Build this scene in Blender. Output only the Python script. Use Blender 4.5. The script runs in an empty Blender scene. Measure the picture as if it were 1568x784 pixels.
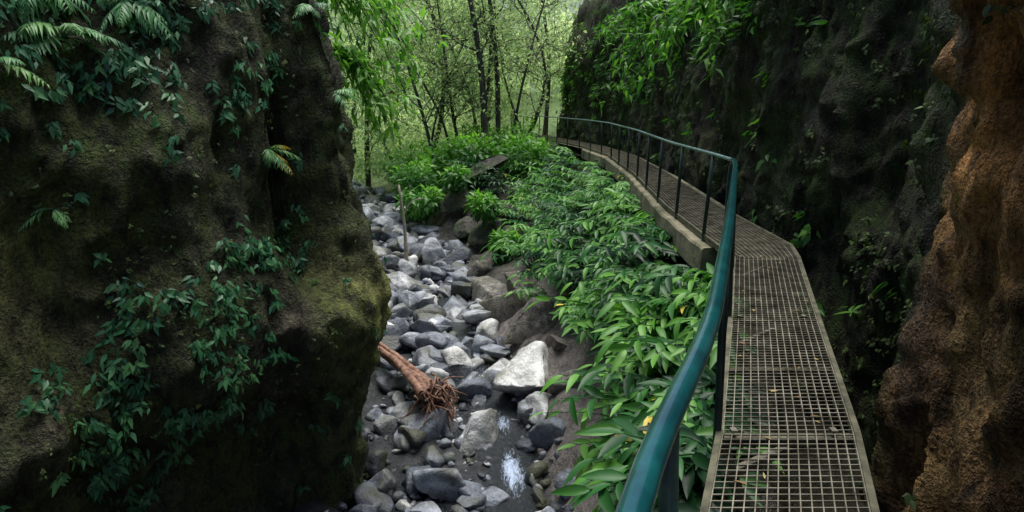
import bpy, bmesh, math, random
import numpy as np
from mathutils import Vector, noise
rng=np.random.default_rng(7); random.seed(7)
scn=bpy.context.scene
scn.view_settings.view_transform='Standard'; scn.view_settings.look='None'; scn.view_settings.exposure=0
# ---------------------------------------------------------------- helpers
class Geo:
    def __init__(s): s.V=[];s.F=[];s.M=[];s.T=[];s.n=0
    def add(s,V,F,mi=0,t=0.5):
        V=np.asarray(V,float).reshape(-1,3);F=np.asarray(F,int)
        s.V.append(V);s.F.append(F+s.n);s.M.append(np.full(len(F),mi));s.n+=len(V)
        s.T.append(np.full(len(V),t) if np.isscalar(t) else np.asarray(t,float))
    def build(s,name,mats,smooth=True,parent=None):
        V=np.concatenate(s.V);F=np.concatenate(s.F);M=np.concatenate(s.M);T=np.concatenate(s.T)
        return build(name,V,F,mats,smooth,T,M,parent)
def build(name,V,F,mats,smooth=True,T=None,M=None,parent=None,cols=None):
    me=bpy.data.meshes.new(name)
    V=np.ascontiguousarray(V,dtype=np.float32);F=np.ascontiguousarray(F,dtype=np.int32)
    me.vertices.add(len(V));me.vertices.foreach_set('co',V.ravel())
    k=F.shape[1];me.loops.add(F.size);me.loops.foreach_set('vertex_index',F.ravel())
    me.polygons.add(len(F));me.polygons.foreach_set('loop_start',np.arange(len(F),dtype=np.int32)*k)
    if not isinstance(mats,(list,tuple)): mats=[mats]
    for m in mats: me.materials.append(m)
    if M is not None: me.polygons.foreach_set('material_index',M.astype(np.int32))
    me.polygons.foreach_set('use_smooth',np.full(len(F),smooth))
    if T is not None:
        a=me.attributes.new('tint','FLOAT','POINT');a.data.foreach_set('value',T.astype(np.float32))
    if cols is not None:
        a=me.attributes.new('gcol','FLOAT_COLOR','POINT');a.data.foreach_set('color',cols.astype(np.float32).ravel())
    me.update(calc_edges=True);me.validate()
    ob=bpy.data.objects.new(name,me);scn.collection.objects.link(ob)
    if parent: ob.parent=parent
    return ob
def empty(name):
    e=bpy.data.objects.new(name,None);scn.collection.objects.link(e);return e
def unit(a): 
    a=np.asarray(a,float);return a/np.maximum(np.linalg.norm(a,axis=-1,keepdims=True),1e-9)
def boxbar(g,p,q,w,h,mi=0,t=.5):
    p=np.array(p,float);q=np.array(q,float);d=unit(q-p)
    up=np.array([0,0,1.]) if abs(d[2])<.9 else np.array([0,1.,0])
    s=unit(np.cross(d,up));u=np.cross(s,d)
    V=[c+s*a*w/2+u*b*h/2 for c in(p,q) for a,b in((-1,-1),(1,-1),(1,1),(-1,1))]
    F=[(0,1,5,4),(1,2,6,5),(2,3,7,6),(3,0,4,7),(3,2,1,0),(4,5,6,7)]
    g.add(V,F,mi,t)
def tube(g,path,rad,n=8,mi=0,t=.5,wob=0):
    P=np.asarray(path,float);m=len(P);rad=np.broadcast_to(rad,(m,)).astype(float)
    T=unit(np.gradient(P,axis=0));a=np.array([0,0,1.]) if abs(T[0][2])<.9 else np.array([1.,0,0])
    u=unit(np.cross(T[0],a));rings=[]
    ang=np.linspace(0,2*np.pi,n,endpoint=False)
    for i in range(m):
        u=unit(u-T[i]*np.dot(u,T[i]));v=np.cross(T[i],u)
        r=rad[i]*(1+wob*rng.normal(size=n)) if wob else np.full(n,rad[i])
        rings.append(P[i]+(np.cos(ang)*r)[:,None]*u+(np.sin(ang)*r)[:,None]*v)
    V=np.concatenate(rings);F=[]
    for i in range(m-1):
        for j in range(n):
            k=(j+1)%n;F.append((i*n+j,i*n+k,(i+1)*n+k,(i+1)*n+j))
    for b in (0,(m-1)*n):
        for j in range(0,n-2,2): F.append((b,b+j+1,b+j+2,b+(j+3)%n) if j+3<=n else (b,b+j+1,b+j+2,b))
    F=[f for f in F if len(set(f))==4]
    g.add(V,F,mi,t)
def smoothpath(P,n,k=4):
    P=np.asarray(P,float);d=np.r_[0,np.cumsum(np.linalg.norm(np.diff(P,axis=0),axis=1))]
    s=np.linspace(0,d[-1],n);Q=np.stack([np.interp(s,d,P[:,i]) for i in range(P.shape[1])],1)
    for _ in range(k):
        Q[1:-1]=(Q[:-2]+2*Q[1:-1]+Q[2:])/4
    return Q
def leaf_template(rows,widths,droop,fold):
    V=[];F=[]
    for t,w in zip(rows,widths):
        z=-droop*t*t
        V+=[(t,-w,z+fold*w*.12),(t,0,z),(t,w,z+fold*w*.12)]
    for i in range(len(rows)-1):
        b=i*3;F+=[(b,b+1,b+4,b+3),(b+1,b+2,b+5,b+4)]
    return np.array(V),np.array(F)
LT_GING=[leaf_template([0,.12,.35,.6,.82,1],[.10,.65,1,.9,.5,.02],d,.5) for d in(.1,.25,.42)]
LT_VINE=[leaf_template([0,.3,.65,1],[.15,1,.6,.02],d,.3) for d in(.1,.35)]
LT_SMALL=[(np.array([(0,0,0),(.5,-1,.06),(1,0,-.1),(.5,1,.06)],float),np.array([(0,1,2,3)]))]
def leaves(g,P,D,N,L,W,tm,mi=0,t=None):
    P=np.asarray(P,float);n=len(P)
    if n==0:return
    D=unit(D);S=unit(np.cross(D,N));N=np.cross(S,D)
    L=np.broadcast_to(L,(n,));W=np.broadcast_to(W,(n,))
    if t is None:t=rng.random(n)
    t=np.broadcast_to(t,(n,))
    T,F=tm;k=len(T)
    V=P[:,None]+L[:,None,None]*(T[None,:,0,None]*D[:,None]+T[None,:,2,None]*N[:,None]) +(W[:,None]*T[None,:,1])[:,:,None]*S[:,None]
    FF=F[None]+(np.arange(n)*k)[:,None,None]
    g.add(V.reshape(-1,3),FF.reshape(-1,4),mi,np.repeat(t,k))
# ---------------------------------------------------------------- materials
def newmat(name):
    m=bpy.data.materials.new(name);m.use_nodes=True;nt=m.node_tree
    for n in list(nt.nodes): nt.nodes.remove(n)
    o=nt.nodes.new('ShaderNodeOutputMaterial');return m,nt,o
def nd(nt,t,ins=None,**kw):
    n=nt.nodes.new(t)
    for k,v in kw.items(): setattr(n,k,v)
    for k,v in (ins or {}).items():
        if hasattr(v,'is_output'): nt.links.new(v,n.inputs[k])
        else: n.inputs[k].default_value=v
    return n
def ramp(nt,fac,stops,interp='LINEAR'):
    r=nt.nodes.new('ShaderNodeValToRGB');nt.links.new(fac,r.inputs[0]);e=r.color_ramp.elements
    r.color_ramp.interpolation=interp
    while len(e)<len(stops): e.new(.5)
    for x,(p,c) in zip(e,stops):
        x.position=p;x.color=(c,c,c,1) if not hasattr(c,'__len__') else (*c,1)
    return r.outputs[0]
def mix(nt,f,a,b,bt='MIX'):
    n=nt.nodes.new('ShaderNodeMix');n.data_type='RGBA';n.blend_type=bt
    for s,v in((n.inputs[0],f),(n.inputs[6],a),(n.inputs[7],b)):
        if hasattr(v,'is_output'): nt.links.new(v,s)
        elif hasattr(v,'__len__'): s.default_value=(*v,1)
        else: s.default_value=v
    return n.outputs[2]
def noi(nt,vec,scale,detail=8,rough=.6,dist=0):
    return nd(nt,'ShaderNodeTexNoise',{'Vector':vec,'Scale':scale,'Detail':detail,'Roughness':rough,'Distortion':dist}).outputs[0]
def math_(nt,op,a,b=0.0):
    return nd(nt,'ShaderNodeMath',{0:a,1:b},operation=op).outputs[0]
def rockmat(name,dark,mid,light,moss,mossamt,rough=.75,warm=None,bump=.5,stretch=.45,extra=None):
    m,nt,o=newmat(name)
    tc=nd(nt,'ShaderNodeTexCoord').outputs['Object']
    mp=nd(nt,'ShaderNodeMapping',{'Vector':tc,'Scale':(1,1,stretch)}).outputs[0]
    n1=noi(nt,mp,1.3,5,.62,.3);n2=noi(nt,mp,7,5,.7);n3=noi(nt,tc,34,3,.7);n4=noi(nt,tc,.8,4,.6)
    c=ramp(nt,n1,[(.3,dark),(.5,mid),(.72,light)])
    c=mix(nt,.85,c,ramp(nt,n2,[(.32,.15),(.5,.9),(.7,2.0)]),'MULTIPLY')
    c=mix(nt,.8,c,ramp(nt,n3,[(.34,.25),(.6,1.35)]),'MULTIPLY')
    if warm is not None:
        sx=nd(nt,'ShaderNodeSeparateXYZ',{0:tc}).outputs[1]
        w=math_(nt,'ADD',math_(nt,'MULTIPLY',math_(nt,'SUBTRACT',5.2,sx),.9),math_(nt,'MULTIPLY',math_(nt,'SUBTRACT',n4,.5),3.0))
        w=nd(nt,'ShaderNodeMath',{0:w,1:0.0},operation='ADD',use_clamp=True).outputs[0]
        wc=ramp(nt,n1,[(.28,warm[0]),(.5,warm[1]),(.7,warm[2])])
        wc=mix(nt,.95,wc,ramp(nt,n2,[(.36,.10),(.5,.8),(.68,2.2)]),'MULTIPLY')
        wc=mix(nt,.8,wc,ramp(nt,n3,[(.34,.25),(.6,1.4)]),'MULTIPLY')
        c=mix(nt,w,c,wc)
    mm=math_(nt,'MULTIPLY',ramp(nt,n4,[(.5-.12*mossamt,0),(.62-.1*mossamt,1)]),ramp(nt,n2,[(.38,0),(.6,1)]))
    if warm is not None: mm=math_(nt,'MULTIPLY',mm,math_(nt,'SUBTRACT',1.0,math_(nt,'MULTIPLY',w,.5)))
    mc=mix(nt,ramp(nt,n3,[(.3,0),(.7,1)]),(moss[0]*.35,moss[1]*.35,moss[2]*.35),(moss[0]*1.8,moss[1]*1.8,moss[2]*1.8))
    c=mix(nt,math_(nt,'MULTIPLY',mm,min(1,mossamt)),c,mc)
    if extra is not None:
        a=nd(nt,'ShaderNodeAttribute',attribute_name='tint').outputs['Fac']
        ec=mix(nt,.9,extra,ramp(nt,n2,[(.33,.2),(.5,.9),(.7,1.8)]),'MULTIPLY')
        ec=mix(nt,.7,ec,ramp(nt,n3,[(.34,.4),(.6,1.3)]),'MULTIPLY')
        c=mix(nt,math_(nt,'MULTIPLY',a,ramp(nt,n1,[(.35,.25),(.55,1)])),c,ec)
    h=math_(nt,'ADD',math_(nt,'MULTIPLY',n2,.7),math_(nt,'MULTIPLY',n3,.22))
    b=nd(nt,'ShaderNodeBump',{'Strength':bump,'Distance':.3,'Height':h}).outputs[0]
    rr=ramp(nt,n1,[(.35,rough-.25),(.65,rough)])
    p=nd(nt,'ShaderNodeBsdfPrincipled',{'Base Color':c,'Roughness':rr,'Normal':b,'Specular IOR Level':.35})
    nt.links.new(p.outputs[0],o.inputs[0]);return m
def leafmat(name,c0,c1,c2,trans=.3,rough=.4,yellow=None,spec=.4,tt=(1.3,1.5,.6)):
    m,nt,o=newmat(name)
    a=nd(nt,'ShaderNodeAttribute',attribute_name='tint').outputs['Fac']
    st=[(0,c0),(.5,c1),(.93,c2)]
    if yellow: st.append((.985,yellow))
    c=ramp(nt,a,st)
    p=nd(nt,'ShaderNodeBsdfPrincipled',{'Base Color':c,'Roughness':rough,'Specular IOR Level':spec})
    t=nd(nt,'ShaderNodeBsdfTranslucent',{'Color':mix(nt,1.0,c,tt,'MULTIPLY')})
    s=nd(nt,'ShaderNodeMixShader',{0:trans,1:p.outputs[0],2:t.outputs[0]})
    nt.links.new(s.outputs[0],o.inputs[0]);return m
def simplemat(name,ca,cb,scale=10,rough=.5,metal=0,bump=.2,dist=.01,spec=.5,stretch=(1,1,1),coat=0):
    m,nt,o=newmat(name)
    tc=nd(nt,'ShaderNodeTexCoord').outputs['Object']
    mp=nd(nt,'ShaderNodeMapping',{'Vector':tc,'Scale':stretch}).outputs[0]
    n=noi(nt,mp,scale,5,.65)
    c=ramp(nt,n,[(.35,ca),(.65,cb)])
    b=nd(nt,'ShaderNodeBump',{'Strength':bump,'Distance':dist,'Height':noi(nt,mp,scale*3,4,.6)}).outputs[0]
    p=nd(nt,'ShaderNodeBsdfPrincipled',{'Base Color':c,'Roughness':rough,'Metallic':metal,'Normal':b,'Specular IOR Level':spec,'Coat Weight':coat})
    nt.links.new(p.outputs[0],o.inputs[0]);return m
M_left=rockmat('left_rock',(.024,.022,.015),(.062,.058,.037),(.17,.155,.105),(.068,.10,.022),1.0,.8,bump=.9,extra=(.32,.33,.09))
M_right=rockmat('right_rock',(.013,.012,.008),(.042,.035,.023),(.105,.09,.06),(.055,.10,.018),.98,.65,
    warm=((.04,.018,.009),(.23,.105,.042),(.52,.29,.12)),bump=1.0,stretch=.28,extra=(.62,.28,.08))
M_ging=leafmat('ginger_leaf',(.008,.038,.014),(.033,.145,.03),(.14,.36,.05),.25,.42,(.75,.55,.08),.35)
M_vine=leafmat('vine_leaf',(.02,.08,.04),(.05,.18,.08),(.12,.30,.12),.2,.35)
M_fern=leafmat('fern_leaf',(.06,.19,.09),(.12,.31,.13),(.22,.45,.12),.3,.4,(.6,.42,.05))
M_shrub=leafmat('shrub_leaf',(.02,.08,.018),(.07,.22,.04),(.22,.48,.07),.4,.4)
M_far=leafmat('hazed_forest_leaf',(.18,.28,.13),(.40,.54,.28),(.78,.88,.60),.5,.8,spec=.15,tt=(1.2,1.3,.8))  # haze and brightness of distant foliage put into these pale leaf colours
M_moss=leafmat('moss_leaf',(.02,.045,.012),(.055,.095,.022),(.13,.19,.045),.15,.6)
M_bark=simplemat('bark',(.025,.022,.016),(.12,.105,.08),8,.85,0,.6,.03,stretch=(1,1,.2))
M_drift=simplemat('driftwood',(.10,.04,.025),(.38,.22,.15),9,.7,0,.8,.02)
M_pale=simplemat('pale_wood',(.25,.22,.16),(.5,.45,.36),9,.7,0,.4,.01)
M_teal=simplemat('teal_paint',(.002,.038,.05),(.005,.085,.092),10,.2,.0,.08,.002,.7,coat=.5)
M_rail2=simplemat('weathered_teal_paint',(.05,.13,.13),(.22,.31,.31),12,.35,.1,.1,.002)
M_post=simplemat('dark_green_paint',(.008,.02,.018),(.02,.045,.04),12,.4,0,.1,.003)
M_grate=simplemat('galvanised_steel',(.08,.07,.045),(.38,.35,.27),6,.5,.25,.2,.003)
M_frame=simplemat('weathered_steel',(.04,.04,.022),(.17,.16,.10),7,.6,.2,.3,.004)
M_conc=simplemat('mossy_concrete',(.07,.075,.035),(.34,.30,.20),1.8,.85,0,.6,.03)
def stonemat():
    m,nt,o=newmat('creek_stone')
    a=nd(nt,'ShaderNodeAttribute',attribute_name='tint').outputs['Fac']
    tc=nd(nt,'ShaderNodeTexCoord').outputs['Object']
    c=ramp(nt,a,[(0,(.05,.058,.075)),(.35,(.15,.17,.21)),(.7,(.36,.39,.45)),(1,(.74,.74,.72))])
    c=mix(nt,.8,c,ramp(nt,noi(nt,tc,3,5,.65),[(.34,.25),(.65,1.4)]),'MULTIPLY')
    c=mix(nt,.7,c,ramp(nt,noi(nt,tc,26,4,.7),[(.3,.45),(.65,1.25)]),'MULTIPLY')
    c=mix(nt,ramp(nt,noi(nt,tc,1.4,4,.5),[(.48,0),(.66,.7)]),c,(.075,.078,.03))
    b=nd(nt,'ShaderNodeBump',{'Strength':.7,'Distance':.05,'Height':noi(nt,tc,12,5,.65)}).outputs[0]
    p=nd(nt,'ShaderNodeBsdfPrincipled',{'Base Color':c,'Roughness':.42,'Normal':b,'Specular IOR Level':.5})
    nt.links.new(p.outputs[0],o.inputs[0]);return m
M_stone=stonemat()
def groundmat():
    m,nt,o=newmat('ground')
    a=nd(nt,'ShaderNodeAttribute',attribute_name='gcol').outputs['Color']
    tc=nd(nt,'ShaderNodeTexCoord').outputs['Object']
    n2=noi(nt,tc,4,7,.65);n3=noi(nt,tc,35,4,.7)
    c=mix(nt,.9,a,ramp(nt,n2,[(.3,.3),(.7,1.7)]),'MULTIPLY')
    c=mix(nt,.6,c,ramp(nt,n3,[(.3,.5),(.65,1.3)]),'MULTIPLY')
    h=math_(nt,'ADD',n2,math_(nt,'MULTIPLY',n3,.2))
    b=nd(nt,'ShaderNodeBump',{'Strength':.8,'Distance':.25,'Height':h}).outputs[0]
    p=nd(nt,'ShaderNodeBsdfPrincipled',{'Base Color':c,'Roughness':.42,'Normal':b,'Specular IOR Level':.5})
    nt.links.new(p.outputs[0],o.inputs[0]);return m
M_ground=groundmat()
def watermat():
    m,nt,o=newmat('creek_water')
    a=nd(nt,'ShaderNodeAttribute',attribute_name='tint').outputs['Fac']
    tc=nd(nt,'ShaderNodeTexCoord').outputs['Object']
    mp=nd(nt,'ShaderNodeMapping',{'Vector':tc,'Scale':(1.8,.5,1)}).outputs[0]
    n=noi(nt,mp,14,6,.75,1.2)
    f=ramp(nt,math_(nt,'ADD',math_(nt,'MULTIPLY',n,.8),math_(nt,'MULTIPLY',a,.4)),[(.58,0),(.78,1)])
    c=mix(nt,f,(.015,.02,.024),(.58,.70,.92))
    b=nd(nt,'ShaderNodeBump',{'Strength':.7,'Distance':.05,'Height':n}).outputs[0]
    p=nd(nt,'ShaderNodeBsdfPrincipled',{'Base Color':c,'Roughness':math_(nt,'ADD',.08,math_(nt,'MULTIPLY',f,.4)),'Normal':b,'Specular IOR Level':.5})
    nt.links.new(p.outputs[0],o.inputs[0]);return m
M_water=watermat()
# ---------------------------------------------------------------- layout curves
LE=np.array([(-.57,-1.5),(.79,2.32),(1.06,2.99),(1.70,4.79),(2.39,6.8),(2.42,7.9),(2.5,10.4),(2.9,15.4),(3.1,21),(2.75,25),(1.8,30),(1.0,34)])
RE=np.array([(.05,-1.5),(1.44,2.32),(1.71,2.99),(2.34,4.79),(3.05,6.8),(3.22,7.4),(3.3,10.4),(3.65,15.4),(3.85,21),(3.5,25.3),(2.5,30.3),(1.7,34.2)])
def xl(y): return np.interp(y,[-8,-1.5,2.32,6.8,10.4,15.4,21,25,30,34,40],[-1.5,-.57,.79,2.39,2.5,2.9,3.1,2.75,1.8,1.0,0])
def xc(y): return np.interp(y,[-8,4,8,11,14.2,20,27,35,60,120],[-1.4,-1.2,-.95,-1.1,-2.0,-3.0,-5.6,-9,-16,-30])
def hw(y): return np.interp(y,[0,8,11,14,20,27,40],[1.4,1.5,1.25,1.2,1.35,1.2,1.5])
def zc(y): return np.interp(y,[-10,30,40,150],[-4.2,-2.9,-2.4,6])
def ss(a,b,x):
    t=np.clip((x-a)/(b-a),0,1);return t*t*(3-2*t)
def gbase(x,y):
    c=xc(y);h=hw(y);z0=zc(y);L=xl(y)
    d=x-c;f=(d-h)/np.maximum(L-(c+h),.8)
    top=-.65
    right=z0+(top-z0)*(.22*ss(0,.3,f)+.78*ss(.26,1.0,f))
    right=right-1.6*ss(.35,.8,x-L)*ss(16,9,y)
    right=right+1.25*np.exp(-((x+1.3)/1.5)**2-((y-25)/2.2)**2)*ss(0,.9,d-h)
    s=np.maximum(-d-h,0)
    left=z0+.55*s
    z=np.where(d>h,right,np.where(d<-h,left,z0))
    far=ss(33,42,y)
    z=z+far*(np.maximum(y-36,0)*.16*ss(0,6,np.abs(d)-h)+ np.maximum(x-2,0)*.45)
    chan=np.exp(-((x-(c+h*.68))/.38)**2)*.14
    z=np.where(np.abs(d)<h,z0-.10-chan+.25*np.clip((np.abs(d)-h+.4),0,.4),z)
    return z
def fr(x,y,z,s,o=4,H=.9): return noise.fractal(Vector((x*s,y*s,z*s)),H,2.0,o)
def gn(x,y):
    q=.10*fr(x,y,0,.9)+.05*fr(x,y,5,3)
    if x>xc(y)+hw(y): q+=.12*fr(x,y,9,2.0,3)+.09*(noise.ridged_multi_fractal(Vector((x*1.6,y*.9,3)),.9,2.1,3,1.0,2.0)-1.2)
    return q
def gz(x,y): return float(gbase(np.array(x),np.array(y)))+gn(x,y)
# ---------------------------------------------------------------- ground
xs=np.r_[-160,-110,-80,-60,np.arange(-45,-12,1.5),np.arange(-12,5.2,.11),np.arange(5.5,14,.8),16,20,28,40,60,100,160]
ys=np.r_[-60,-30,-15,np.arange(-8,5,.6),np.arange(5,24,.12),np.arange(24,44,.25),np.arange(44,80,1.5),90,110,140,200,300]
X,Y=np.meshgrid(xs,ys);Z=gbase(X,Y)
R=np.zeros_like(Z)
for i in range(X.shape[0]):
    for j in range(X.shape[1]): R[i,j]=gn(X[i,j],Y[i,j])
Z=Z+R
V=np.stack([X,Y,Z],-1).reshape(-1,3)
ny,nx=X.shape
ii=(np.arange(ny-1)[:,None]*nx+np.arange(nx-1)[None]).ravel()
F=np.stack([ii,ii+1,ii+nx+1,ii+nx],1)
dd=X-xc(Y);h_=hw(Y);f_=(dd-h_)/np.maximum(xl(Y)-(xc(Y)+h_),.8)
col=np.zeros((ny,nx,4));col[...,3]=1
gravel=np.array((.055,.057,.062));mud=np.array((.21,.185,.17));soil=np.array((.028,.028,.014));grass=np.array((.14,.23,.06))
w=ss(-.05,.08,f_)[...,None];w2=ss(.36,.54,f_)[...,None];w3=ss(28,40,Y)[...,None];wl=ss(0,1.0,-dd-h_)[...,None]
w2=np.maximum(w2,ss(14,18,Y)[...,None]*.8)
c=gravel*(1-w)+mud*w;c=c*(1-w2*w)+soil*w2*w;c=c*(1-wl)+soil*1.5*wl
c=c*(1-w3)+grass*w3;col[...,:3]=c
build('ground',V,F,M_ground,True,cols=col.reshape(-1,4))
# water
wy=np.arange(5,36,.12);wxn=np.linspace(-1,1,24)
WX=xc(wy)[:,None]+hw(wy)[:,None]*wxn[None];WY=np.repeat(wy[:,None],24,1);WZ=np.repeat((zc(wy)-.095)[:,None],24,1)
foam=np.exp(-((WX-(xc(WY)+hw(WY)*.68))/.17)**2)*(.2+.85*np.exp(-((WY-8.6)/.5)**2)+.5*np.exp(-((WY-10)/.3)**2)+.5*np.exp(-((WY-11.8)/.4)**2)+.5*np.exp(-((WY-17)/.5)**2))
for i in range(WX.shape[0]):
    for j in range(24): WZ[i,j]+=.02*fr(WX[i,j],WY[i,j],2,2.5)+.05*foam[i,j]
V=np.stack([WX,WY,WZ],-1).reshape(-1,3);ii=(np.arange(len(wy)-1)[:,None]*24+np.arange(23)[None]).ravel()
build('creek_water',V,np.stack([ii,ii+1,ii+25,ii+24],1),M_water,True,foam.ravel())
# ---------------------------------------------------------------- rock walls
def wall(name,poly,ds,zs,side,off,amp,mat,bias=0,rid=.28,fine=.035,tf=None):
    poly=np.array(poly,float)
    L=np.linalg.norm(np.diff(poly,axis=0),axis=1).sum()
    P=smoothpath(poly,int(L/ds),14);T=unit(np.gradient(P,axis=0))
    Nn=np.stack([T[:,1],-T[:,0]],1)*side
    nz=len(zs);n=len(P);A=np.zeros((n,nz,3));TT=np.zeros((n,nz))
    for i in range(n):
        for j in range(nz):
            z=zs[j];o=off(P[i],z)
            x=P[i,0]+Nn[i,0]*o;y=P[i,1]+Nn[i,1]*o
            q=noise.fractal(Vector((x*.55,y*.55,z*.3)),.8,2.1,5)*amp
            q+=(noise.ridged_multi_fractal(Vector((x*1.3,y*1.3,z*.5)),.9,2.1,4,1.0,2.0)-1.2)*amp*rid
            q+=(noise.ridged_multi_fractal(Vector((x*3.6,y*3.6,z*1.3+7)),.9,2.1,3,1.0,2.0)-1.2)*amp*rid*.4
            q+=noise.fractal(Vector((x*6,y*6,z*3.5)),.8,2,3)*fine
            q=q+bias
            A[i,j]=(x+Nn[i,0]*q,y+Nn[i,1]*q,z+.1*noise.noise(Vector((x,y,z*1.7))))
            if tf: TT[i,j]=tf(P[i],z)
    ii=(np.arange(n-1)[:,None]*nz+np.arange(nz-1)[None]).ravel()
    F=np.stack([ii,ii+nz,ii+nz+1,ii+1],1)
    if side<0: F=F[:,::-1]
    build(name,A.reshape(-1,3),F,mat,True,TT.ravel())
    G=np.cross(np.gradient(A,axis=0),np.gradient(A,axis=1));G=unit(G)
    if (G[:,:,:2]*Nn[:,None]).sum()<0: G=-G
    return A,G,P
ZS=np.r_[np.arange(-5,4.4,.06),np.arange(4.4,7.6,.35),8,8.5,9.0]
def offL(p,z):
    b=np.interp(z,[-5,-3.2,-2.1,-1.18,-.8,.28,1.43,2.8,4,6,8,9],[-.65,-.5,-.36,.03,.05,-.17,-.17,-.46,-.85,-2.4,-5,-16])
    b-=1.1*math.exp(-((p[0]+2.12)/.2)**2)*float(ss(-.9,.1,z)*(.35+.65*ss(2.2,1.3,z)))*(1 if p[1]<8.2 else 0)
    b+=.35*math.exp(-((p[1]-4.4)/.6)**2)*float(ss(-.7,-1.3,z))
    return b
polyL=[(-3.2,-8),(-3.6,-1),(-4.4,2.0),(-4.25,4.3),(-3.45,5.6),(-2.6,6.7),(-2.05,7.3),(-1.66,7.95),(-1.95,9),(-3.4,10.6),(-5.5,13),(-9,17),(-14,24)]
AL,GL,PL=wall('left_rock_wall',polyL,.06,ZS,1,offL,.30,M_left,-.03,.42,.06,tf=lambda p,z:math.exp(-((p[0]+1.75)/.35)**2-((z+.9)/.7)**2)*.9+.35*math.exp(-((p[0]+3.9)/.5)**2-((z-.2)/.8)**2))
def offR(p,z):
    b=np.interp(z,[-5,-1,0,1.5,4,6,7,8,9],[.1,.0,0,-.08,-.12,-.6,-1.4,-4,-14])
    near=float(ss(5.2,3.9,p[1]))
    b+=near*(.42*float(ss(1.6,2.4,z))-.12*math.exp(-((z-.2)/.8)**2)-1.2*float(ss(2.8,4.5,z)))
    return b
polyR=[(1.7,-8),(1.5,-3),(1.4,0),(1.9,2),(2.25,3),(2.6,3.9),(2.85,4.5),(3.3,5.3),(3.85,6.2),(4.05,7.2),(3.85,8.2),(3.75,10.4),(4.1,15.4),(4.35,21),(4.05,25.3),(3.1,30.3),(2.4,34),(3.2,39),(8,46),(20,52)]
AR,GR,PR=wall('right_rock_wall',polyR,.075,ZS,-1,offR,.32,M_right,-.10,.5,.06,tf=lambda p,z:(1 if p[1]<5.2 else 0)*float(ss(.2,1.5,z))*.9)
# ---------------------------------------------------------------- stones
def ico(sub):
    bm=bmesh.new();bmesh.ops.create_icosphere(bm,subdivisions=sub,radius=1)
    V=np.array([v.co[:] for v in bm.verts]);F=np.array([[v.index for v in f.verts] for f in bm.faces]);bm.free();return V,F
I2,I3,I4=ico(2),ico(3),ico(4)
def rockshape(base,planes=8,rough=.07):
    V,F=base;V=V.copy()
    for _ in range(planes):
        n=unit(rng.normal(size=3));d=rng.uniform(.38,.8);e=V@n-d
        V-=np.maximum(e,0)[:,None]*n*.93
    o=rng.random(3)*50
    k=np.array([noise.fractal(Vector(v*1.6+o),.9,2,4) for v in V])
    return V*(1+rough*k[:,None]*2),F
def rotm():
    a=rng.uniform(0,2*np.pi);b=rng.normal(0,.35);c=rng.normal(0,.35)
    ca,sa=math.cos(a),math.sin(a);Rz=np.array([[ca,-sa,0],[sa,ca,0],[0,0,1]])
    Rx=np.array([[1,0,0],[0,math.cos(b),-math.sin(b)],[0,math.sin(b),math.cos(b)]])
    Ry=np.array([[math.cos(c),0,math.sin(c)],[0,1,0],[-math.sin(c),0,math.cos(c)]])
    return Rz@Rx@Ry
S2=[rockshape(I2) for _ in range(16)];S3=[rockshape(I3,14,.05) for _ in range(12)]
g=Geo()
def putstone(g,sh,x,y,r,z=None,t=None,sink=.25):
    V,F=sh;s=np.array([1,rng.uniform(.6,1),rng.uniform(.4,.75)])*r
    W=(V*s)@rotm().T;z=gz(x,y) if z is None else z
    g.add(W+np.array([x,y,z+r*(.6-sink)*.6]),F,0,float(np.clip(rng.normal(.42,.34),0,1)) if t is None else t)
for i in range(2800):
    y=6.3+29*rng.random()**1.25
    q=rng.uniform(-1.0,1.2);x=xc(y)+hw(y)*q
    if .5<q<.84 and y<12 and rng.random()<.6: continue
    r=min(.24,.04*math.exp(rng.normal(.35,.65)))
    putstone(g,random.choice(S2),x,y,r)
for i in range(380):
    y=6.5+27*rng.random()**1.1;q=rng.uniform(-1,1.15);x=xc(y)+hw(y)*q
    if .45<q<.88 and y<11: continue
    putstone(g,random.choice(S3),x,y,rng.uniform(.17,.40+.012*y))
g.build('creek_stones',M_stone,True)
B4=[rockshape(I4,13,.05) for _ in range(6)]
for (x,y,r,t) in [(.35,11.0,.8,1.0),(-.55,9.5,.55,.9),(-1.35,9.7,.5,.5),(-1.0,8.2,.5,.65),(-.3,8.0,.33,.5),(-1.2,16.7,.6,.1),(-.75,11.0,.45,.3),(-1.9,13.2,.55,.7),(-2.6,15.8,.65,.6),(-2.5,20.5,.8,.75),(-3.5,19.2,.6,.7),(-4.3,23,.7,.6),(-1.9,8.2,.38,.5),(-1.7,11.8,.45,.6),(-.35,12.6,.45,.5),(.6,9.1,.4,.35),(-.2,11.8,.5,.9),(.45,10.0,.55,.9),(-.75,14.6,.6,.8),(-3.0,17.4,.6,.85),(-1.7,18.2,.6,.55)]:
    g=Geo();putstone(g,random.choice(B4),x,y,r,t=t,sink=.2);g.build('boulder',M_stone,True)
M_bed=rockmat('bank_rock',(.09,.08,.07),(.20,.18,.16),(.34,.32,.29),(.08,.09,.03),.6,.6,bump=.4,stretch=1)
for (x,y,r) in [(.5,12.6,.8),(.1,14.2,1.0),(-.5,16.0,.9),(.9,11.6,.7),(1.0,10.0,.6),(.3,15.2,.7),(-.7,18,.8)]:
    g=Geo();putstone(g,random.choice(B4),x,y,r,sink=.75);g.build('bank_boulder',M_bed,True)
M_mrock=rockmat('mossy_boulder',(.02,.02,.018),(.06,.055,.045),(.14,.13,.11),(.05,.09,.02),.9,.75,bump=.6,stretch=1)
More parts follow.
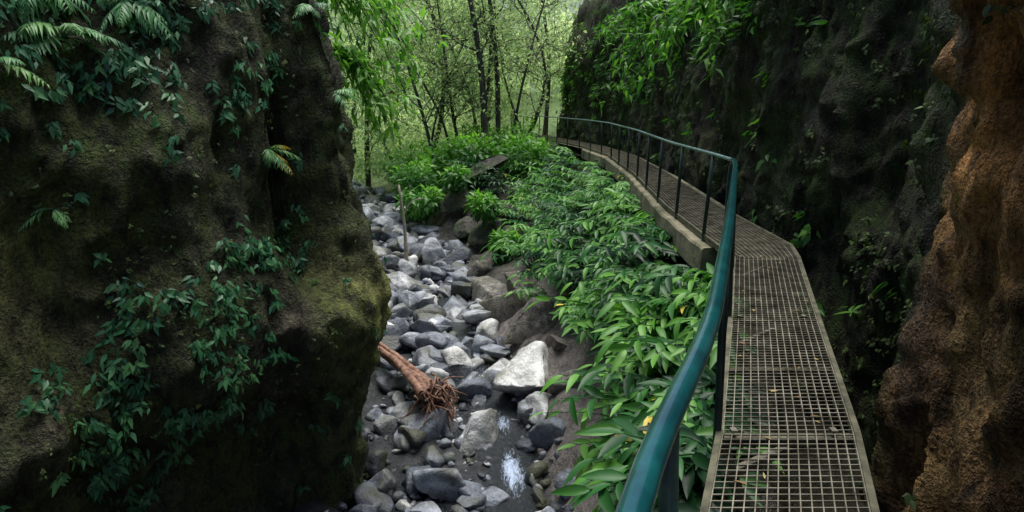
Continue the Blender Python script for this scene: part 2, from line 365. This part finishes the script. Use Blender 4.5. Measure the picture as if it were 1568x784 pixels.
for (x,y,r) in [(-.9,20.6,.9),(.1,19.3,.8),(-1.9,23.4,1.1),(-.4,22.6,1.1),(-3.0,25.8,1.1),(-1.3,24.6,1.3),(.3,21.5,.9),(-1.4,21.8,.7)]:
    g=Geo();putstone(g,random.choice(B4),x,y,r,sink=.3);g.build('mossy_boulder',M_mrock,True)
# ---------------------------------------------------------------- driftwood
g=Geo()
a=np.array((-2.75,12.0,-2.9));b=np.array((-1.25,9.95,-3.05))
for k in range(7):
    o=rng.normal(0,.05,3);e=rng.normal(0,.08,3)
    p=smoothpath([a+o+(b-a)*rng.uniform(0,.3),(a+b)/2+o+(0,0,.04),b+o+e],14,3)
    tube(g,p,np.linspace(.05,.09,14)*rng.uniform(.7,1.15),7,0,.5,.12)
for k in range(110):
    d=unit(b-a+rng.normal(0,1.5,3)*1.3);d[2]-=.3
    s=b+rng.normal(0,.12,3);l=rng.uniform(.15,.42)
    p=[s,s+d*l*.5+rng.normal(0,.03,3),s+d*l+rng.normal(0,.07,3)-(0,0,.08)]
    tube(g,smoothpath(p,6,1),np.linspace(.024,.005,6),5,0,.5,.1)
g.build('driftwood_log',M_drift,True)
g=Geo();p=[(-3.15,19.0,-3.4),(-3.2,19.2,-2.0),(-3.35,19.3,-.75)]
tube(g,smoothpath(p,10,2),np.linspace(.07,.03,10),7,0,.5,.08);tube(g,smoothpath([(-3.2,19.2,-1.6),(-3.0,19.1,-1.2),(-2.6,19,-1.1)],6,1),.015,5)
g.build('dead_trunk',M_pale,True)
# ---------------------------------------------------------------- walkway
wk=empty('metal_walkway')
seg=np.r_[0,np.cumsum(np.linalg.norm(np.diff((LE+RE)/2,axis=0),axis=1))];Ltot=seg[-1]
def lr(s):
    l=np.array([np.interp(s,seg,LE[:,0]),np.interp(s,seg,LE[:,1])]);r=np.array([np.interp(s,seg,RE[:,0]),np.interp(s,seg,RE[:,1])]);return l,r
g=Geo();nb=14
for i in range(len(LE)-1):
    for k in range(nb+1):
        f=k/nb
        p=LE[i]*(1-f)+RE[i]*f;q=LE[i+1]*(1-f)+RE[i+1]*f
        boxbar(g,(*p,-.012),(*q,-.012),.005,.022)
s=0
while s<Ltot:
    l,r=lr(s);boxbar(g,(*l,-.006),(*r,-.006),.005,.007);s+=.05
g.build('grating',M_grate,False,wk)
g=Geo()
for E,o in((LE,-1),(RE,1)):
    for i in range(len(E)-1):
        p,q=E[i],E[i+1];d=unit(q-p);n=np.array([d[1],-d[0]])*o*.018
        boxbar(g,(*(p+n),-.022),(*(q+n),-.022),.03,.06)
for i,sj in enumerate(list(seg[:5])+list(np.arange(seg[5]+1.5,Ltot,2.0))):
    l,r=lr(sj);d=unit(r-l)
    boxbar(g,(*l,-.05),(*r,-.05),.05,.05)
for y0 in (0.9,1.9,3.9,5.8):
    t=np.interp(y0,LE[:,1],seg);l,r=lr(t);boxbar(g,(*l,-.07),(*r,-.07),.03,.04)
g.build('frame',M_frame,False,wk)
g=Geo()
for yy in (2.99,4.79,6.8):
    t=np.interp(yy,LE[:,1],seg);l,r=lr(t)
    boxbar(g,(*l,-.05),(*(l+(.25,.1)),-.75),.05,.05);boxbar(g,(*(l+(0.03,0)),-.25),(*(l+(.45,.05)),-.08),.04,.04)
    for f in(.08,.85):
        c=l*(1-f)+r*f;boxbar(g,(*(c+(0,-.02)),.006),(*(c+(0,.02)),.006),.03,.008)
g.build('brackets_and_clips',M_grate,False,wk)
g=Geo()
yy=np.arange(7.6,25,.2);prof=[(.02,-.075),(-.13,-.085),(-.15,-.11),(-.155,-.26),(-.16,-.40),(-.13,-.44),(.15,-.46)]
V=[]
for y in yy:
    for (a_,z_) in prof:
        x=float(np.interp(y,LE[:,1],LE[:,0]))+a_
        q=.012*fr(x*1.5,y,z_,1.5);V.append((x+q,y,z_+q))
k=len(prof);F=[(i*k+j,(i+1)*k+j,(i+1)*k+j+1,i*k+j+1) for i in range(len(yy)-1) for j in range(k-1)]
F+=[(0,1,2,6),(2,3,4,6)]
g.add(V,F)
g.build('concrete_edge_beam',M_conc,False,wk)
g=Geo();sp=np.linspace(seg[4]+.3,Ltot,60);V=[];
for t in sp:
    l,r=lr(t);e=.02 if t<seg[6] else .25;V+=[(*(l+(.0,0)),-.085),(*(r+(e,0)),-.085)]
g.add(V,[(2*i,2*i+1,2*i+3,2*i+2) for i in range(59)]);g.build('concrete_slab',M_conc,False,wk)
# railing
rail=empty('handrail')
near=smoothpath([(-.28,-1.2,1.0),(.02,.35,1.0),(.18,.91,1.0),(.29,1.15,1.0),(.52,1.62,1.0),(.83,2.50,1.0),(1.15,3.4,1.0),(1.75,5.15,1.0),(2.30,6.75,1.0),(2.44,7.25,.99)],60,6)
g=Geo();tube(g,near,.026,20);
tube(g,smoothpath([(2.44,7.25,.99),(2.435,7.3,.93),(2.43,7.3,.5),(2.43,7.3,-.05)],14,1),.026,14)
g.build('near_top_rail',M_teal,True,rail)
g=Geo()
far=smoothpath([(2.44,7.3,.99),(2.44,7.9,1.0),(2.5,10.4,1),(2.88,15.4,1),(3.05,21,1),(2.7,25,1),(1.8,30,1),(1.0,34,1)],90,2)
tube(g,far,.021,10);g.build('far_top_rail',M_rail2,True,rail)
g=Geo()
for yy in (-.4,1.18,2.99,4.79,6.3,8.0,9.6,11.3,13,14.7,16.5,18.3,20.2,22,23.8,25.6,27.3,29,30.7,32.3,33.8):
    x=float(np.interp(yy,LE[:,1],LE[:,0]));xr=float(np.interp(yy,near[:,1],near[:,0])) if yy<7 else float(np.interp(yy,far[:,1],far[:,0]))
    tube(g,[(x-.03,yy,-.12),(x-.03,yy,.05),((x+xr)/2-.015,yy,.5),(xr,yy,.985)],.021 if yy<7 else .024,8)
g.build('posts',M_post,True,rail)
g=Geo();fp=[(1.0,34,.9),(.2,35,.95),(-.1,37,1.1),(.4,40,1.3)]
fp=smoothpath(fp,20,2);tube(g,fp,.02,6);tube(g,fp-(0,0,.45),.012,6)
for p in fp[::2]: tube(g,[p-(0,0,1.4),p],.025,6)
g.build('path_fence',M_post,True)
M_litter=leafmat('dead_leaf',(.10,.05,.02),(.25,.15,.05),(.45,.36,.15),.1,.6)
g=Geo();P=[];D=[]
for i in range(60):
    l,r=lr(rng.uniform(3.5,18));f=rng.uniform(.05,.95);c=l*(1-f)+r*f;P.append((*c,.006));D.append((rng.normal(),rng.normal(),0.02))
leaves(g,P,D,np.tile([0,0,1.],(60,1)),rng.uniform(.03,.07,60),rng.uniform(.006,.014,60),LT_VINE[0]);g.build('fallen_leaves',M_litter,True)
# ---------------------------------------------------------------- ginger plants
def cane(g,base,lean,length,nl,ls,mi=0,tb=.5):
    up=np.array([0,0,1.]);pts=[]
    for t in np.linspace(0,1,7):
        pts.append(base+up*length*(t-.45*t*t)+lean*length*(.3*t+.6*t*t))
    pts=np.array(pts);T=unit(np.gradient(pts,axis=0))
    tube(g,pts,np.linspace(.010,.004,7),4,mi,.3)
    side=unit(np.cross(T[3],up)+1e-3);P=[];D=[];N=[];tt=[]
    for k in range(nl):
        t=.2+.8*(k+1)/nl;f=t*6;i=min(int(f),5);p=pts[i]*(1-(f-i))+pts[i+1]*(f-i)
        sg=1 if k%2 else -1
        d=side*sg*(1.0 if k<nl-1 else .1)+T[i]*.8+rng.normal(0,.2,3)-up*.4
        P.append(p);D.append(d);N.append(up+rng.normal(0,.25,3)+lean*.6);tt.append((t-.65)*.7)  # lower leaves get a darker tint: shade within the clump painted into colour
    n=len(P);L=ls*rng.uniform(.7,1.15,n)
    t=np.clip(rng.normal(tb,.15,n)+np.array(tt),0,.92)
    if rng.random()<.03: t[rng.integers(n)]=1
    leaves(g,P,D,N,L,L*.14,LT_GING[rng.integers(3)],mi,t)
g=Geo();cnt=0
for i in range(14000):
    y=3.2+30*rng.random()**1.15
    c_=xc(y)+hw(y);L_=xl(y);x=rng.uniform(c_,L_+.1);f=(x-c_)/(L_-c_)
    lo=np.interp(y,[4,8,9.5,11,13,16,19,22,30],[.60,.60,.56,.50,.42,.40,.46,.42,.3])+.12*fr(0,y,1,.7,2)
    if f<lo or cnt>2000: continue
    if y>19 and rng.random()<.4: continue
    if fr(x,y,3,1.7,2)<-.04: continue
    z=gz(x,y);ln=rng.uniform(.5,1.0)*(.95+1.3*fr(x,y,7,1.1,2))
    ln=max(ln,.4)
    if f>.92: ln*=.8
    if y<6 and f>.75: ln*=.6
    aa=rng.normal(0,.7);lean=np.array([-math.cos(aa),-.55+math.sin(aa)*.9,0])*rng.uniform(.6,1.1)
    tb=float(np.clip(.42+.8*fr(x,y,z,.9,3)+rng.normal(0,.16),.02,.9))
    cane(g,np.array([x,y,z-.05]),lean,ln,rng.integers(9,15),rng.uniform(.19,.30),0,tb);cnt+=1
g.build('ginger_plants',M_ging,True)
# ---------------------------------------------------------------- wall vegetation
def wallpick(A,G,n,dens,zmax=6):
    ni,nz=A.shape[:2];out=[]
    i=rng.integers(2,ni-2,n);j=rng.integers(2,nz-2,n);r=rng.random(n)
    for a,b,q in zip(i,j,r):
        p=A[a,b]
        if p[2]>zmax: continue
        if q<dens(p): out.append((p,G[a,b]))
    return out
def sprigs(g,pts,nl,ls,wr,out=.6,tbase=.5,mi=0,rise=.0):
    P=[];D=[];N=[];T=[]
    for p,n in pts:
        m=rng.integers(max(2,nl-2),nl+3);t0=np.clip(rng.normal(tbase,.2),0,1)
        c=p+n*rng.uniform(.01,.09);sc=ls*.3
        for k in range(m):
            a=rng.normal(0,.9);s=unit(np.cross(n,(0,0,1)))
            D.append(n*rng.uniform(.2,1)*out+s*a+np.array([0,0,-.9+rise+rng.normal(0,.25)]));P.append(c+rng.normal(0,sc,3));N.append(n+np.array([0,0,.5])+rng.normal(0,.25,3));T.append(np.clip(t0+rng.normal(0,.12),0,.95))
    if not P:return
    L=ls*rng.uniform(.6,1.25,len(P));leaves(g,P,D,N,L,L*wr,LT_VINE[0],mi,np.array(T))
blobs=[(-4.08,-1.61,.5,.75,1.3),(-3.85,-.9,.3,.4,.9),(-3.47,-.62,.4,.42,1),(-4.59,-.8,.35,.3,.9),(-4.7,-1.6,.35,.4,.9),(-4.4,2.0,.6,.6,.9),(-3.9,1.9,.5,.5,.5),(-5.0,.9,.15,.5,.3),(-3.1,2.6,.4,.4,.2),(-4.8,2.9,.7,.6,.9),(-3.6,3.0,.6,.4,.4),(-5.07,-2.9,.4,.9,1.3),(-4.2,-1.2,.7,.5,.5)]
blobs=[(a*.78,1.6+(b-1.6)*.78,c*.78,d*.78,e) for a,b,c,d,e in blobs]
def dL(p):
    if p[1]>8.5: return 0.01
    d=.016
    for bx,bz,rx,rz,w_ in blobs: d=max(d,w_*math.exp(-((p[0]-bx)/rx)**2-((p[2]-bz)/rz)**2))
    return d*min(1,max(0,.4+2.4*fr(p[0],p[1],p[2],2.4,3)))
g=Geo();sprigs(g,wallpick(AL,GL,75000,dL,5),7,.10,.2);g.build('hanging_vines',M_vine,True)
def dLn(p): return max(0,.15+1.5*fr(p[0],p[1],p[2],1.1,4))*(1 if p[1]>2.5 else .1)
g=Geo();pts=wallpick(AL,GL,30000,dLn,5);sprigs(g,pts,5,.032,.3,.9,.4,0,.3);g.build('left_wall_moss',M_moss,True)
def dR(p):
    if p[1]<5: return .05*max(0,.0+2*fr(p[0],p[1],p[2],1.1,3))
    return max(0,.15+1.6*fr(p[0],p[1],p[2],1.1,4))*(.6 if p[1]>9 else .5)
g=Geo();sprigs(g,wallpick(AR,GR,45000,dR,8),5,.06,.3,.9,.5,0,.2);g.build('right_wall_moss',M_moss,True)
def dR2(p):
    y,z=p[1],p[2]
    if y<6: return 0
    zz=np.interp(y,[6,9,14,20,30],[4.2,3.2,2.2,1.8,1.2])
    return (.014 if z<zz else min(1,(z-zz)*1.0+.15)*.30)*max(0,.6+1.6*fr(p[0],p[1],p[2],1.0,3))
g=Geo();pts=wallpick(AR,GR,34000,dR2,9);sprigs(g,pts,7,.2,.2,1.3,.5,0,.35);g.build('wall_shrubs',M_shrub,True)
def shrub(name,base,outd,n,L,ls,mat,droop=.5,tb=.6):
    g=Geo()
    for k in range(n):
        d=unit(np.array(outd)+rng.normal(0,.4,3));l=L*rng.uniform(.5,1.1);pts=[np.array(base)+d*l*t+np.array([0,0,-droop*l*t*t]) for t in np.linspace(0,1,8)]
        pts=np.array(pts);tube(g,pts,np.linspace(.014,.004,8),4,1,.2)
        P=[];D=[]
        for q in pts[2:]:
            for _ in range(5):
                P.append(q+rng.normal(0,.05,3));D.append(unit(rng.normal(0,1,3))+d*.6+np.array([0,0,-.5]))
        N=np.tile([0,0,1.],(len(P),1))+rng.normal(0,.3,(len(P),3));Ls=ls*rng.uniform(.6,1.2,len(P))
        leaves(g,P,D,N,Ls,Ls*.16,LT_VINE[1],0,np.clip(rng.normal(tb,.2,len(P)),0,.95))
    return g.build(name,[mat,M_bark],True)
shrub('overhanging_shrub',(-2.9,10.2,3.6),(1,-.1,-.1),26,1.7,.22,M_shrub,.75,.8)
shrub('overhanging_shrub',(-2.5,9.6,2.3),(1,-.1,-.1),14,.85,.2,M_shrub,.9,.8)
shrub('overhanging_shrub',(4.0,13.5,3.6),(-1,-.6,.0),26,1.9,.24,M_shrub,.5,.65)
shrub('overhanging_shrub',(4.0,10.5,3.9),(-.8,-.6,.1),20,1.5,.22,M_shrub,.6,.65)
shrub('overhanging_shrub',(4.2,18.5,3.9),(-1,-.6,.1),26,2.4,.26,M_shrub,.5,.65)
def fern(name,base,nrm,n,L,yellow=0):
    g=Geo();nrm=unit(np.array(nrm,float))
    s=unit(np.cross(nrm,(0,0,1)))
    for k in range(n):
        a=rng.uniform(-1.4,1.4);d=unit(nrm*.7+s*a+np.array([0,0,rng.uniform(-.3,.5)]));l=L*rng.uniform(.5,1.15)
        pts=np.array([np.array(base)+d*l*t+np.array([0,0,-.5*l*t*t]) for t in np.linspace(0,1,14)])
        tube(g,pts,np.linspace(.004,.002,14),4,0,.2);T=unit(np.gradient(pts,axis=0));P=[];D=[];N=[];Ls=[]
        for i in range(3,14):
            sd=unit(np.cross(T[i],(0,0,1)));w=math.sin(math.pi*(i/14)**.8)*.85+.25
            for sg in(-1,1):
                P.append(pts[i]);D.append(sd*sg*.8+T[i]*.9+np.array([0,0,-.3])+rng.normal(0,.15,3));N.append(np.array([0,0,1.])+nrm*.4+rng.normal(0,.2,3));Ls.append(l*.30*w)
        Ls=np.array(Ls);t=1.0 if (yellow and k<yellow) else np.clip(rng.normal(.5,.2),0,.9)
        leaves(g,P,D,N,Ls,Ls*.10,LT_VINE[1],0,t)
    return g.build(name,M_fern,True)
def onwall(A,G,x,z,ymax=8.2):
    d=(A[:,:,0]-x)**2+(A[:,:,2]-z)**2+np.where(A[:,:,1]>ymax,99,0)+np.where(A[:,:,1]<3,99,0);i,j=np.unravel_index(np.argmin(d),d.shape);return A[i,j],G[i,j]
for x,z,n,L,yl in [(-3.8,2.15,12,.55,0),(-3.5,2.5,9,.45,0),(-3.95,2.6,10,.5,0),(-4.0,1.9,8,.4,0),(-2.05,1.72,9,.38,0),(-2.75,1.1,8,.36,2),(-3.9,.75,5,.3,0),(-2.35,2.7,6,.35,0)]:
    p,n_=onwall(AL,GL,x,z);fern('fern',p,n_,n,L,yl)
def bush(g,c,r,n,ls,mi=0,tb=.5,wr=.25,tm=None):
    d=unit(rng.normal(size=(n,3)));rr=(rng.random(n)**.4)
    P=np.array(c)+d*rr[:,None]*np.array(r)
    k=np.array([noise.noise(Vector(p*1.3)) for p in P]);keep=k>-.18
    P=P[keep];d=d[keep];n=len(P)
    D=d*.8+rng.normal(0,.6,(n,3))+np.array([0,0,-.35]);N=d+np.array([0,0,.8])+rng.normal(0,.3,(n,3))
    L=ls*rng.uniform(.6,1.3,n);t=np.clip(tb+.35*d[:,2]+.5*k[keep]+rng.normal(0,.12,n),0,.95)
    leaves(g,P,D,N,L,L*wr,tm or LT_SMALL[0],mi,t)
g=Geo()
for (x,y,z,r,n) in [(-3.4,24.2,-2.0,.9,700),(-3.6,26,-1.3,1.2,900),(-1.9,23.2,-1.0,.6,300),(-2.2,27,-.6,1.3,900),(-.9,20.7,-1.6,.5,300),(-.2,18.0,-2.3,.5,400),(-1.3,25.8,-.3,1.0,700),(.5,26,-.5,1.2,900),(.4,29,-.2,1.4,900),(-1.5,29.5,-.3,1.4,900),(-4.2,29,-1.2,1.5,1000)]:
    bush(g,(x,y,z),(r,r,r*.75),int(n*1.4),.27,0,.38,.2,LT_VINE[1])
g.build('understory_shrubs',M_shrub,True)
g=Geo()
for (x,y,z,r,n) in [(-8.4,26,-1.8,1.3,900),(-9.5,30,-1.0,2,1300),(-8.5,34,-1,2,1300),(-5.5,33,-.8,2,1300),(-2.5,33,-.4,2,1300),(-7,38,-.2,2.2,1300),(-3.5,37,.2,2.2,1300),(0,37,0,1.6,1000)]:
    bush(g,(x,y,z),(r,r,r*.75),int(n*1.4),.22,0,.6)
g.build('pale_far_shrubs',M_far,True)  # sunlit look comes from the paled far leaf colour
# ---------------------------------------------------------------- trees
def tree(name,base,h,lean,r,leafn,crown0=.35,ls=.2,spread=3,mat=M_far,nlimb=13,tb=.5,clr=.8):
    g=Geo();base=np.array(base,float);lean=np.array(lean,float)
    ts=np.linspace(0,1,14);bend=rng.normal(0,.5,2)
    pts=np.array([base+np.array([lean[0]*h*t+bend[0]*math.sin(t*4),lean[1]*h*t+bend[1]*math.sin(t*3.3),h*t]) for t in ts])
    tube(g,pts,r*(1-.8*ts)+.015,8,1,.3,.05);tips=[]
    for k in range(nlimb):
        t=rng.uniform(crown0*.55,1);f=t*13;i=min(int(f),12);p=pts[i]*(1-f+i)+pts[i+1]*(f-i)
        a=rng.uniform(0,2*np.pi);d=unit(np.array([math.cos(a),math.sin(a),rng.uniform(.25,1.1)]));l=spread*(1.15-.6*t)*rng.uniform(.6,1.1)
        q=[p+d*l*u+np.array([0,0,.12*l*math.sin(u*3)])+rng.normal(0,.06*l,3)*(u>0) for u in np.linspace(0,1,6)]
        tube(g,q,np.linspace(r*.33*(1.1-t*.6),.012,6),5,1,.3)
        for j in(2,3,4,5):
            tips.append(q[j])
            for _ in range(2):
                dd=unit(d+rng.normal(0,.8,3));e=q[j]+dd*l*rng.uniform(.25,.5);tube(g,[q[j],(q[j]+e)/2+rng.normal(0,.05,3),e],[.018,.012,.005],4,1,.3);tips.append(e)
    tips=np.array(tips);idx=rng.integers(0,len(tips),leafn)
    P=tips[idx]+rng.normal(0,1,(leafn,3))*np.array([clr,clr,clr*.5])*.62
    D=rng.normal(0,1,(leafn,3))+np.array([0,0,-.3]);N=np.array([0,0,1.])+rng.normal(0,.5,(leafn,3))
    ct=rng.normal(0,.15,len(tips))[idx];L=ls*rng.uniform(.6,1.3,leafn)
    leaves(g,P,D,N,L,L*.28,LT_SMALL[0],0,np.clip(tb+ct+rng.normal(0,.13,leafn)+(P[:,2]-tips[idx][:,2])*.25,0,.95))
    return g.build(name,[mat,M_bark],True)
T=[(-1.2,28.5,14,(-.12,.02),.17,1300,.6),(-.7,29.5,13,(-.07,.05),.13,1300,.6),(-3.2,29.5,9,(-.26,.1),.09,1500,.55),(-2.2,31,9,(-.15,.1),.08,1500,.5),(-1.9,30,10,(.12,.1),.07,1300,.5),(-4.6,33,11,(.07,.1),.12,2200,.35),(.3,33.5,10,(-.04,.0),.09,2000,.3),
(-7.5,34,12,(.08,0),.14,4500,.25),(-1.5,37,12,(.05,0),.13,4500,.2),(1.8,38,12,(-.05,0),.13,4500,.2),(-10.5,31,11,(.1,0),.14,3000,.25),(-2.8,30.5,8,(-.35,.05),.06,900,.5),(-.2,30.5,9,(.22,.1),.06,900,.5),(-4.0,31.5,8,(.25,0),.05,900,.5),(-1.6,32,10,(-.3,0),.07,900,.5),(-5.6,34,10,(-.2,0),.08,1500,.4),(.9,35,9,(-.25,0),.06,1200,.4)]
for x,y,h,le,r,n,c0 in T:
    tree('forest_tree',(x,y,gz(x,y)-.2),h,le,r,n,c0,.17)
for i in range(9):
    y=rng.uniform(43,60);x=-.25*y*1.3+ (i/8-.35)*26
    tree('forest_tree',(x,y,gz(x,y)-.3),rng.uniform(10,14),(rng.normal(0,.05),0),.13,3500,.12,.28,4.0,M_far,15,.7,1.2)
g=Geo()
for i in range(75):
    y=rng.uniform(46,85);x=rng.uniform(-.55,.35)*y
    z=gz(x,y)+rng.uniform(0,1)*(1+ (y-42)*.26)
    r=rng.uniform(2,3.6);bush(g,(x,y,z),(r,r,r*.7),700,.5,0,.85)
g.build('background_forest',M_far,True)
# thin mist hanging in the valley beyond the gorge
me=bpy.data.meshes.new('mist');bm=bmesh.new();bmesh.ops.create_cube(bm,size=1);bm.to_mesh(me);bm.free()
mo=bpy.data.objects.new('mist',me);scn.collection.objects.link(mo);mo.scale=(90,60,30);mo.location=(-10,65,9)
m,nt,o=newmat('mist');v=nt.nodes.new('ShaderNodeVolumeScatter');v.inputs['Density'].default_value=.007;v.inputs['Anisotropy'].default_value=.2
nt.links.new(v.outputs[0],o.inputs['Volume']);me.materials.append(m)
# ---------------------------------------------------------------- light, camera
S=Vector((.08,.22,.97)).normalized()
sun=bpy.data.objects.new('sun',bpy.data.lights.new('sun','SUN'));scn.collection.objects.link(sun)
sun.data.energy=5;sun.data.angle=math.radians(45);sun.data.color=(1,.97,.90)
sun.rotation_euler=S.to_track_quat('Z','Y').to_euler()
w=bpy.data.worlds.new('World');scn.world=w;w.use_nodes=True;nt=w.node_tree
sky=nt.nodes.new('ShaderNodeTexSky');sky.sky_type='NISHITA';sky.sun_disc=False
sky.sun_elevation=math.asin(S.z);sky.sun_rotation=math.atan2(S.x,S.y)
bg=nt.nodes['Background'];bg.inputs[1].default_value=.12;nt.links.new(sky.outputs[0],bg.inputs[0])
cam=bpy.data.objects.new('camera',bpy.data.cameras.new('camera'));scn.collection.objects.link(cam)
cam.location=(0,0,1.6);cam.rotation_euler=(math.radians(90-13.16),0,0)
cam.data.lens=22.96;cam.data.sensor_width=36;cam.data.clip_end=1000;cam.data.clip_start=.05
scn.camera=cam
